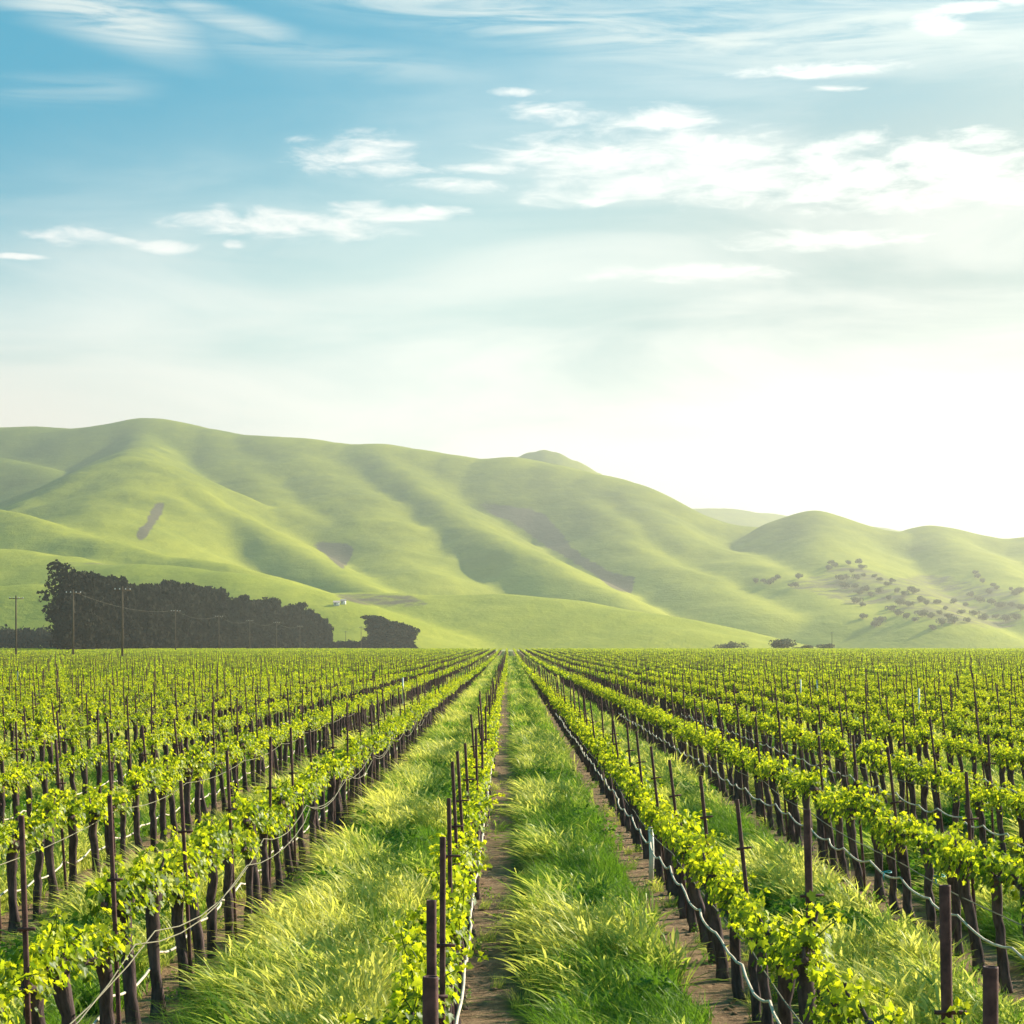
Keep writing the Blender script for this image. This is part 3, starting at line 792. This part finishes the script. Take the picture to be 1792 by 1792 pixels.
# windbreak: tree tops measured along the photograph
tops = [(108,985),(140,1010),(152,1020),(176,1015),(200,1016),(228,1028),(248,1030),(268,1030),(290,1024),(312,1026),(330,1030),(350,1034),(364,1034),(384,1036),(404,1050),(430,1046),(446,1056),
        (462,1052),(480,1052),(496,1066),(512,1062),(526,1060),(540,1070),(554,1078),(566,1085),(576,1094)]
tops = [q for a, c in zip(tops[:-1], tops[1:]) for q in (a, ((a[0] + c[0]) / 2, max(a[1], c[1]) + random.uniform(-4, 5)))] + tops[-1:]
for i, (px, py) in enumerate(tops):
    Yd = float(np.interp(px, [100, 590], [575, 1000])); x = (px - CX) / F * Yd; zb = float(gz(Yd))
    hgt = (CY - py) * Yd / F + H - zb
    t_, c_ = BIGT if i == 0 else WIND[i % 5]
    lab = 'tall dark windbreak tree with a ragged top, the leftmost and highest of the line' if i == 0 else 'dark dense tree in the windbreak, the %s to the right of the tallest one' % ordinal(i - 1)
    o = empty('windbreak_tree', (x, Yd, zb), random.uniform(-.3, .3) if i == 0 else random.uniform(0, 6.28), lab, 'tree', 'dark trees of the windbreak')
    k = hgt / (23.6 if i == 0 else 15.0); wv = k * (1.0 if i == 0 else random.uniform(.62, .85)); o.scale = (wv, wv, k)
    link('trunk', t_, o); link('crown', c_, o)
for i, (px, py, lab) in enumerate([(657,1080,'leftmost dark tree of the small clump past the end of the windbreak'), (672,1085,'second dark tree in the small clump past the windbreak'), (688,1090,'third dark tree in the small clump past the windbreak'),
                     (703,1093,'fourth dark tree in the small clump past the windbreak'), (719,1097,'rightmost rounded tree of the small clump past the windbreak')]):
    Yd = 985 + i * 4; x = (px - CX) / F * Yd; zb = 1.35; hgt = (CY - py) * Yd / F + H - zb
    o = empty('windbreak_tree', (x, Yd, zb), random.uniform(0, 6.28), lab, 'tree', 'small clump past the windbreak')
    k = hgt / 15.2; o.scale = (k * 1.5, k * 1.5, k); t_, c_ = WIND[(i + 2) % 5]; link('trunk', t_, o); link('crown', c_, o)
# low hedge trees
def round_lumps(seed, h, w):
    rg = np.random.default_rng(seed)
    return [(rg.normal(0, w * .28), rg.normal(0, w * .28), h * rg.uniform(.42, .72), w * rg.uniform(.3, .5), w * rg.uniform(.3, .5), h * rg.uniform(.2, .32)) for _ in range(9)]
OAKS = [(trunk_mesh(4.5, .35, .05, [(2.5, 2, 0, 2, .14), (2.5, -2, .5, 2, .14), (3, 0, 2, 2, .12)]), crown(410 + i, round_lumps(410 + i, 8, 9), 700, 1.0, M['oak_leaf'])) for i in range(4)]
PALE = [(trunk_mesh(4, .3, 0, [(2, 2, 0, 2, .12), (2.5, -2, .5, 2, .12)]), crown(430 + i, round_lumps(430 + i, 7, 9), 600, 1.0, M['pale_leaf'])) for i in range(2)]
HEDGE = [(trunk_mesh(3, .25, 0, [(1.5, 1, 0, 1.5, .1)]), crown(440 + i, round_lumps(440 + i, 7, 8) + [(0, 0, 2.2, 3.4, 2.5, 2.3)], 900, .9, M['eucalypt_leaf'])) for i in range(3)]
def tree_of(kind, name, loc, h, href, wfac, lab, group, cat='tree'):
    o = empty(name, loc, random.uniform(0, 6.28), lab, cat, group); k = h / href; o.scale = (k * wfac, k * wfac, k)
    link('trunk', kind[0], o); link('crown', kind[1], o); return o
for i, px in enumerate(range(-12, 110, 11)):
    Yd = 860; hgt = (CY - 1095 - random.uniform(-3, 4)) * Yd / F + H - 1.35
    tree_of(HEDGE[i % 3], 'hedge_tree', ((px - CX) / F * Yd, Yd + random.uniform(-3, 3), 1.35), hgt, 7.3, .75, 'low dark hedge tree far left of the windbreak, the %s from the left edge' % ordinal(i), 'low hedge trees at far left')
for i, px in enumerate(range(592, 652, 10)):
    Yd = 980; hgt = (CY - 1119) * Yd / F + 1.4
    tree_of(HEDGE[i % 3], 'hedge_tree', ((px - CX) / F * Yd, Yd, 1.35), hgt, 7.3, 1.1, 'low hedge tree in the gap between windbreak and small clump, the %s from the left' % ordinal(i), 'low hedge trees in the gap')
tree_of(OAKS[0], 'round_tree', at(1369, 1132, 800)[:2] + (1.35,), 5.2, 8, 1.15, 'round dark tree alone at the far edge of the vines at right', None)
for px, h, w, lab in ((1412, 2.6, 1.2, 'small low tree right of the round dark tree'), (1448, 3.2, 1.2, 'low bushy tree, farthest right of the three at the field edge'), (1395, 1.7, 1.3, 'tiny pale bush touching the round dark tree')):
    tree_of(OAKS[1], 'field_tree', ((px - CX) / F * 805, 805, 1.35), h, 8, w, lab, 'small trees at the far field edge')
for px, lab in ((1266, 'left of two hazy pale trees beyond the field'), (1284, 'right of two hazy pale trees beyond the field')):
    tree_of(PALE[0], 'hazy_tree', ((px - CX) / F * 980, 980, 1.3), 4.6 if px > 1270 else 3.4, 7, .9, lab, 'hazy pale trees beyond the field')
# oaks scattered over the right-hand slopes
spots = [(1354,1018),(1346,1026),(1360,1014),(1322,1022),(1336,1020),(1385,1028),(1398,1014),(1392,1030),(1455,990),(1462,994),(1450,1000),(1485,990),(1503,988),(1508,996),(1480,1012),(1490,1004),(1500,1016),(1472,1018),(1512,1010),
 (1530,1012),(1540,1018),(1552,1026),(1560,1020),(1478,1032),(1496,1032),(1504,1042),(1516,1036),(1524,1046),(1538,1040),(1498,1058),(1508,1062),(1570,1040),(1582,1044),(1594,1036),(1600,1040),(1556,1052),(1575,1060),
 (1590,1062),(1610,1056),(1622,1060),(1640,1058),(1560,1070),(1572,1078),(1586,1086),(1600,1090),(1614,1080),(1630,1084),(1645,1078),(1530,1100),(1540,1092),(1510,1085),(1632,1104),(1648,1098),(1660,1084),(1670,1094),(1682,1076),(1694,1092),
 (1706,1006),(1712,1014),(1720,1022),(1738,1028),(1744,1034),(1730,1040),(1770,1036),(1776,1044),(1784,1040),(1700,1046),(1715,1056),(1735,1058),(1750,1066),(1770,1062),(1786,1070),(1690,1062),(1705,1078),(1722,1086),(1742,1084),(1760,1090),(1778,1086),(1655,1068),(1668,1058)]
for i, (px, py) in enumerate(spots):
    hit = hill_hit(px, py)
    if not hit: continue
    tree_of(OAKS[i % 4], 'oak_tree', (hit[0], hit[1], hit[2] - .3), random.uniform(4.5, 7.5), 8, random.uniform(.6, .85), 'small hazy oak dotted on the lower slope of the right hand hills', 'oaks on the right hand slopes')

# ================================================================== UTILITY POLES, FARM
def pole_meshes(h, arm):
    b = MB(); b.tube([(0, 0, -.5), (0, 0, h * .5), (0, 0, h)], [.17, .15, .12], 10); p = b.mesh('pole_shaft', M['pole_wood'], True)
    b = MB(); b.box((0, -.16, h - .55), (arm, .10, .12)); c = b.mesh('pole_crossarm', M['pole_wood'])
    ins = []
    for q in (-.46, -.18, .18, .46):
        b = MB(); b.tube([(q * arm, -.16, h - .49), (q * arm, -.16, h - .38), (q * arm, -.16, h - .28)], [.05, .11, .04], 8); ins.append(b.mesh('pole_insulator', M['insulator'], True))
    return p, c, ins
PM = pole_meshes(11.0, 2.4)
poles = [(28, 1042, 370, 'leftmost thin utility pole over the low hedge'), (128, 1032, 372, 'utility pole in front of the tallest windbreak tree'), (214, 1026, 330, 'pale thick utility pole in front of the windbreak'),
         (307, 1066, 560, 'utility pole with bright insulators at the middle of the windbreak'), (383, 1076, 640, 'utility pole right of the bright insulators, before the windbreak'), (437, 1084, 740, 'short looking utility pole left of the last windbreak third'),
         (484, 1087, 800, 'distant utility pole before the last windbreak third'), (525, 1094, 900, 'distant utility pole near the right end of the windbreak'), (632, 1096, 970, 'faint utility pole in the gap beside the small clump'), (605, 1104, 985, 'fainter utility pole in the gap just past the windbreak'), (1456, 1106, 1000, 'faint utility pole behind the low trees at right')]
ptop = []
for px, py, Yd, lab in poles:
    x, _, zt = at(px, py, Yd); zb = float(gz(Yd)) ; k = (zt - zb) / 11.0
    o = empty('utility_pole', (x, Yd, zb), R(25), lab, 'utility pole', 'utility poles by the windbreak'); o.scale = (k, k, k)
    link('shaft', PM[0], o); ca = link('crossarm', PM[1], o)
    for im in PM[2]: link('insulator', im, ca)
    ptop.append((x, Yd, zt - .3 * k))
for a, c, lab in ((1, 3, 'first stretch of power line before the windbreak'), (3, 4, 'power line between the poles at mid windbreak'), (4, 5, 'power line right of mid windbreak'), (5, 6, 'power line towards the end of the windbreak'), (6, 7, 'last power line before the windbreak ends')):
    A, C_ = np.array(ptop[a]), np.array(ptop[c]); t = np.linspace(0, 1, 14)[:, None]
    P_ = A * (1 - t) + C_ * t; P_[:, 2] -= (4 * t * (1 - t))[:, 0] * 1.6
    b = MB(); b.tube(P_, .018, 4); tag(link('power_line', b.mesh('power_line', M['wire'])), lab, 'power line', 'power lines')
def house(px, py, w, d, h, lab):
    hit = hill_hit(px, py)
    if not hit: return
    o = empty('farmhouse', hit, random.uniform(-.3, .3), lab, 'house', 'white farm buildings under the hills')
    b = MB(); b.box((0, 0, h / 2 - .3), (w, d, h + .6)); b.add([(-w/2, -d/2, h), (-w/2, d/2, h), (-w/2, 0, h + d * .3)], [(0, 1, 2)]); b.add([(w/2, -d/2, h), (w/2, d/2, h), (w/2, 0, h + d * .3)], [(0, 1, 2)])
    link('wall', b.mesh('house_wall', M['white_wall']), o)
    b = MB(); e = .4
    for sg in (-1, 1):
        b.add([(-w/2-e, sg*(d/2+e), h-.15), (w/2+e, sg*(d/2+e), h-.15), (w/2+e, 0, h+d*.3+.06), (-w/2-e, 0, h+d*.3+.06), (-w/2-e, sg*(d/2+e), h), (w/2+e, sg*(d/2+e), h), (w/2+e, 0, h+d*.3+.22), (-w/2-e, 0, h+d*.3+.22)], [(0,1,2,3),(4,5,6,7),(0,1,5,4),(0,3,7,4),(1,2,6,5)])
    link('roof', b.mesh('house_roof', M['grey_roof']), o)
    b = MB(); b.box((-w * .25, -d / 2 - .03, h * .55), (1.2, .06, 1.1)); link('window', b.mesh('house_window', M['grey_roof']), o)
house(589, 1060, 3.6, 3, 2.0, 'left of two tiny white farm buildings under the hills')
house(601, 1060, 2.8, 3, 2.2, 'right of two tiny white farm buildings under the hills')

# ================================================================== HAZE
HAZE = .00018
m, t = new_mat('haze'); n = NT(t)
pv = n.add('ShaderNodeVolumePrincipled'); pv.inputs['Color'].default_value = (.99, .96, .82, 1); pv.inputs['Density'].default_value = HAZE; pv.inputs['Anisotropy'].default_value = .65
o_ = n.add('ShaderNodeOutputMaterial'); n.l.new(pv.outputs[0], o_.inputs['Volume'])
zmax = max(float(Z.max()), at(950, 780, 3800)[2], at(1200, 880, 4950)[2]) + 12
b = MB(); b.box((0, 4800, (zmax - 6) / 2), (9000, 9900, zmax + 6))
tag(link('haze', b.mesh('haze', m)), 'pale sunlit haze over the valley', 'haze', kind='stuff')

# ================================================================== SKY
w = bpy.data.worlds.new('World'); scene.world = w; w.use_nodes = True
wt = w.node_tree; wt.nodes.clear(); n = NT(wt)
EXPO = 1.1; SKY = .10
G = 1 / (2 ** EXPO) / SKY
sk = n.add('ShaderNodeTexSky', sky_type='NISHITA'); sk.sun_disc = False; sk.sun_elevation = R(SUN_EL); sk.sun_rotation = R(SUN_AZ); sk.dust_density = 1.0; sk.ozone_density = 2.0
D = n.add('ShaderNodeTexCoord').outputs['Generated']
s = n.sep(D)
az = n.math('ARCTAN2', s[0], s[1]); el = n.math('ARCSINE', s[2])
def AZ(px): return math.atan((px - CX) / F)
def EL(py): return math.atan((CY - py) / F)
azn = n.math('DIVIDE', az, .2527); eln = n.math('DIVIDE', el, .3127)
cmb = n.add('ShaderNodeCombineXYZ'); n.put(cmb.inputs[0], az); n.put(cmb.inputs[1], el); AE = cmb.outputs[0]
# clear-sky blue, tinted to the photograph's cyan
blue = n.mix(1.0, sk.outputs[0], (.03, .80, 1.02), 'MULTIPLY')
blue = n.mix(.92, blue, (.0 * G, .36 * G, .58 * G))
# thin veil that thickens to the horizon and to the sun's side
azc = n.math('MINIMUM', n.math('MAXIMUM', azn, -1.3), 1.6)
streakv = n.add('ShaderNodeMapping'); n.put(streakv.inputs[0], AE); streakv.inputs['Rotation'].default_value = (0, 0, R(12)); streakv.inputs['Scale'].default_value = (5, 22, 1)
st = n.noise(streakv.outputs[0], 1.0, 6, .55, .6)
bf = n.math('ADD', eln, n.math('MULTIPLY', azc, -.16))
bf = n.math('ADD', bf, n.math('MULTIPLY', n.math('SUBTRACT', st, .5), -.22))
bf = n.sstep(bf, .55, 1.0)
mint = n.mix(n.sstep(st, .32, .70), (.58 * G, .83 * G, .84 * G), (.88 * G, 1.0 * G, .98 * G))
mint_r = n.mix(n.sstep(st, .36, .66), (.32 * G, .49 * G, .56 * G), (.68 * G, .76 * G, .79 * G))
mint = n.mix(n.sstep(azn, -.3, .9), mint, mint_r)
veil = n.mix(n.sstep(n.math('ADD', n.math('ADD', eln, n.math('MULTIPLY', n.math('SUBTRACT', st, .5), -.25)), n.math('MULTIPLY', azc, -.04)), .24, .54), (1.32 * G, 1.28 * G, 1.20 * G), mint)
edge = n.sstep(azn, -.2, -1.1)
veil = n.mix(n.math('MULTIPLY', edge, n.sstep(eln, .55, .32)), veil, (1.12 * G, 1.06 * G, .97 * G))
sky = n.mix(bf, veil, blue)
# cirrus bands: curved long streaks in the upper sky
def band(p0, p1, wid):
    a0, e0, a1, e1 = AZ(p0[0]), EL(p0[1]), AZ(p1[0]), EL(p1[1]); L = math.hypot(a1 - a0, e1 - e0); ux, uy = (a1 - a0) / L, (e1 - e0) / L
    du = n.math('ADD', n.math('MULTIPLY', n.math('SUBTRACT', az, a0), ux), n.math('MULTIPLY', n.math('SUBTRACT', el, e0), uy))
    dv = n.math('ABSOLUTE', n.math('ADD', n.math('MULTIPLY', n.math('SUBTRACT', az, a0), -uy), n.math('MULTIPLY', n.math('SUBTRACT', el, e0), ux)))
    return n.math('MULTIPLY', n.sstep(dv, wid / F, 0), n.math('MULTIPLY', n.sstep(du, -.3 * L, .25 * L), n.sstep(du, 1.25 * L, .7 * L)))
cm = n.add('ShaderNodeMapping'); n.put(cm.inputs[0], AE); cm.inputs['Rotation'].default_value = (0, 0, R(9)); cm.inputs['Scale'].default_value = (11, 105, 1)
cn = n.noise(cm.outputs[0], 1.0, 7, .6, .8)
bands = None
for p0, p1, wd, am in (((-60, -20), (330, 85), 70, 1.1), ((300, 20), (520, 75), 30, .7), ((350, 75), (820, 130), 45, .35), ((560, -30), (1250, 80), 75, .8), ((900, 30), (1500, 110), 80, .8), ((1100, 60), (1900, 60), 130, .75), ((0, 480), (620, 440), 60, .25), ((300, 560), (900, 480), 80, .3), ((0, 190), (260, 170), 40, .3), ((1200, 700), (1650, 600), 40, .3)):
    q = n.math('MULTIPLY', band(p0, p1, wd), am); bands = q if bands is None else n.math('MAXIMUM', bands, q)
ci = n.math('MULTIPLY', bands, n.sstep(cn, .30, .66))
sky = n.mix(n.math('MINIMUM', ci, .85), sky, (.84 * G, .93 * G, .92 * G))
# small bright cumulus
cum = None
ell = [(615,275,95,34),(660,292,70,16),(130,430,80,15),(210,434,30,7),(285,441,48,11),(530,394,190,24),(655,376,100,18),(480,405,120,16),(760,370,60,8),(970,198,68,19),(910,161,48,7),(1165,215,80,26),(1190,240,60,20),
       (1000,265,140,28),(1120,272,180,42),(1260,282,170,42),(1300,310,240,40),(1500,295,230,38),(1620,290,170,34),(1580,330,320,44),(1720,340,200,40),(1430,133,120,12),(1410,140,60,10),(1640,64,40,16),(1692,43,60,9),(1785,30,30,14),
       (800,324,90,11),(1040,346,110,15),(1150,320,160,20),(1430,428,170,16),(1200,480,160,14),(25,468,45,5),(405,433,22,8),(830,296,90,8),(1460,168,70,6)]
for cx_, cy_, rx_, ry_ in ell:
    ua = n.math('MULTIPLY', n.math('SUBTRACT', az, AZ(cx_)), F / rx_ * .80); ue = n.math('MULTIPLY', n.math('SUBTRACT', el, EL(cy_)), F / ry_ * .80)
    q = n.math('SUBTRACT', 1.0, n.math('ADD', n.math('MULTIPLY', ua, ua), n.math('MULTIPLY', ue, ue)))
    cum = q if cum is None else n.math('MAXIMUM', cum, q)
km = n.add('ShaderNodeMapping'); n.put(km.inputs[0], AE); km.inputs['Rotation'].default_value = (0, 0, R(-8)); km.inputs['Scale'].default_value = (34, 125, 1)
kn = n.noise(km.outputs[0], 1.0, 8, .62, .4)
dens = n.math('ADD', cum, n.math('MULTIPLY', n.math('SUBTRACT', kn, .53), 4.2))
cl = n.sstep(dens, -.25, 1.5)
cl = n.math('MULTIPLY', cl, n.sstep(cum, -1.2, .1))
sky = n.mix(n.math('MULTIPLY', cl, .95), sky, (1.15 * G, 1.15 * G, 1.13 * G))
# below the horizon: plain ground bounce
sky = n.mix(n.sstep(el, -.005, -.06), sky, (.25 * G, .26 * G, .16 * G))
bg = n.add('ShaderNodeBackground'); n.put(bg.inputs[0], sky); bg.inputs[1].default_value = SKY
wo = n.add('ShaderNodeOutputWorld'); n.l.new(bg.outputs[0], wo.inputs[0])

# ================================================================== SUN, CAMERA, RENDER
sd = bpy.data.lights.new('sun', 'SUN'); sd.energy = 5.0; sd.angle = R(.53); sd.color = (1, .93, .78)
so = bpy.data.objects.new('sun', sd); COL.objects.link(so)
so.rotation_euler = (R(90 - SUN_EL), 0, R(180 - SUN_AZ)); so.location = (60, 80, 60)
cd = bpy.data.cameras.new('camera'); co = bpy.data.objects.new('camera', cd); COL.objects.link(co)
co.location = (0, 0, H); co.rotation_euler = (R(90), 0, 0)
cd.sensor_width = 36; cd.lens = F / 1792 * 36
cd.shift_x = (896 - CX) / 1792; cd.shift_y = (CY - 896) / 1792
cd.clip_start = .1; cd.clip_end = 60000
scene.camera = co
vs = scene.view_settings; vs.view_transform = 'Standard'; vs.look = 'None'; vs.exposure = EXPO; vs.gamma = 1; vs.use_curve_mapping = False
cy = scene.cycles
cy.max_bounces = 6; cy.diffuse_bounces = 3; cy.transmission_bounces = 4; cy.glossy_bounces = 2; cy.transparent_max_bounces = 8; cy.volume_bounces = 0
cy.use_denoising = True; cy.sample_clamp_indirect = 4
cy.caustics_reflective = False; cy.caustics_refractive = False
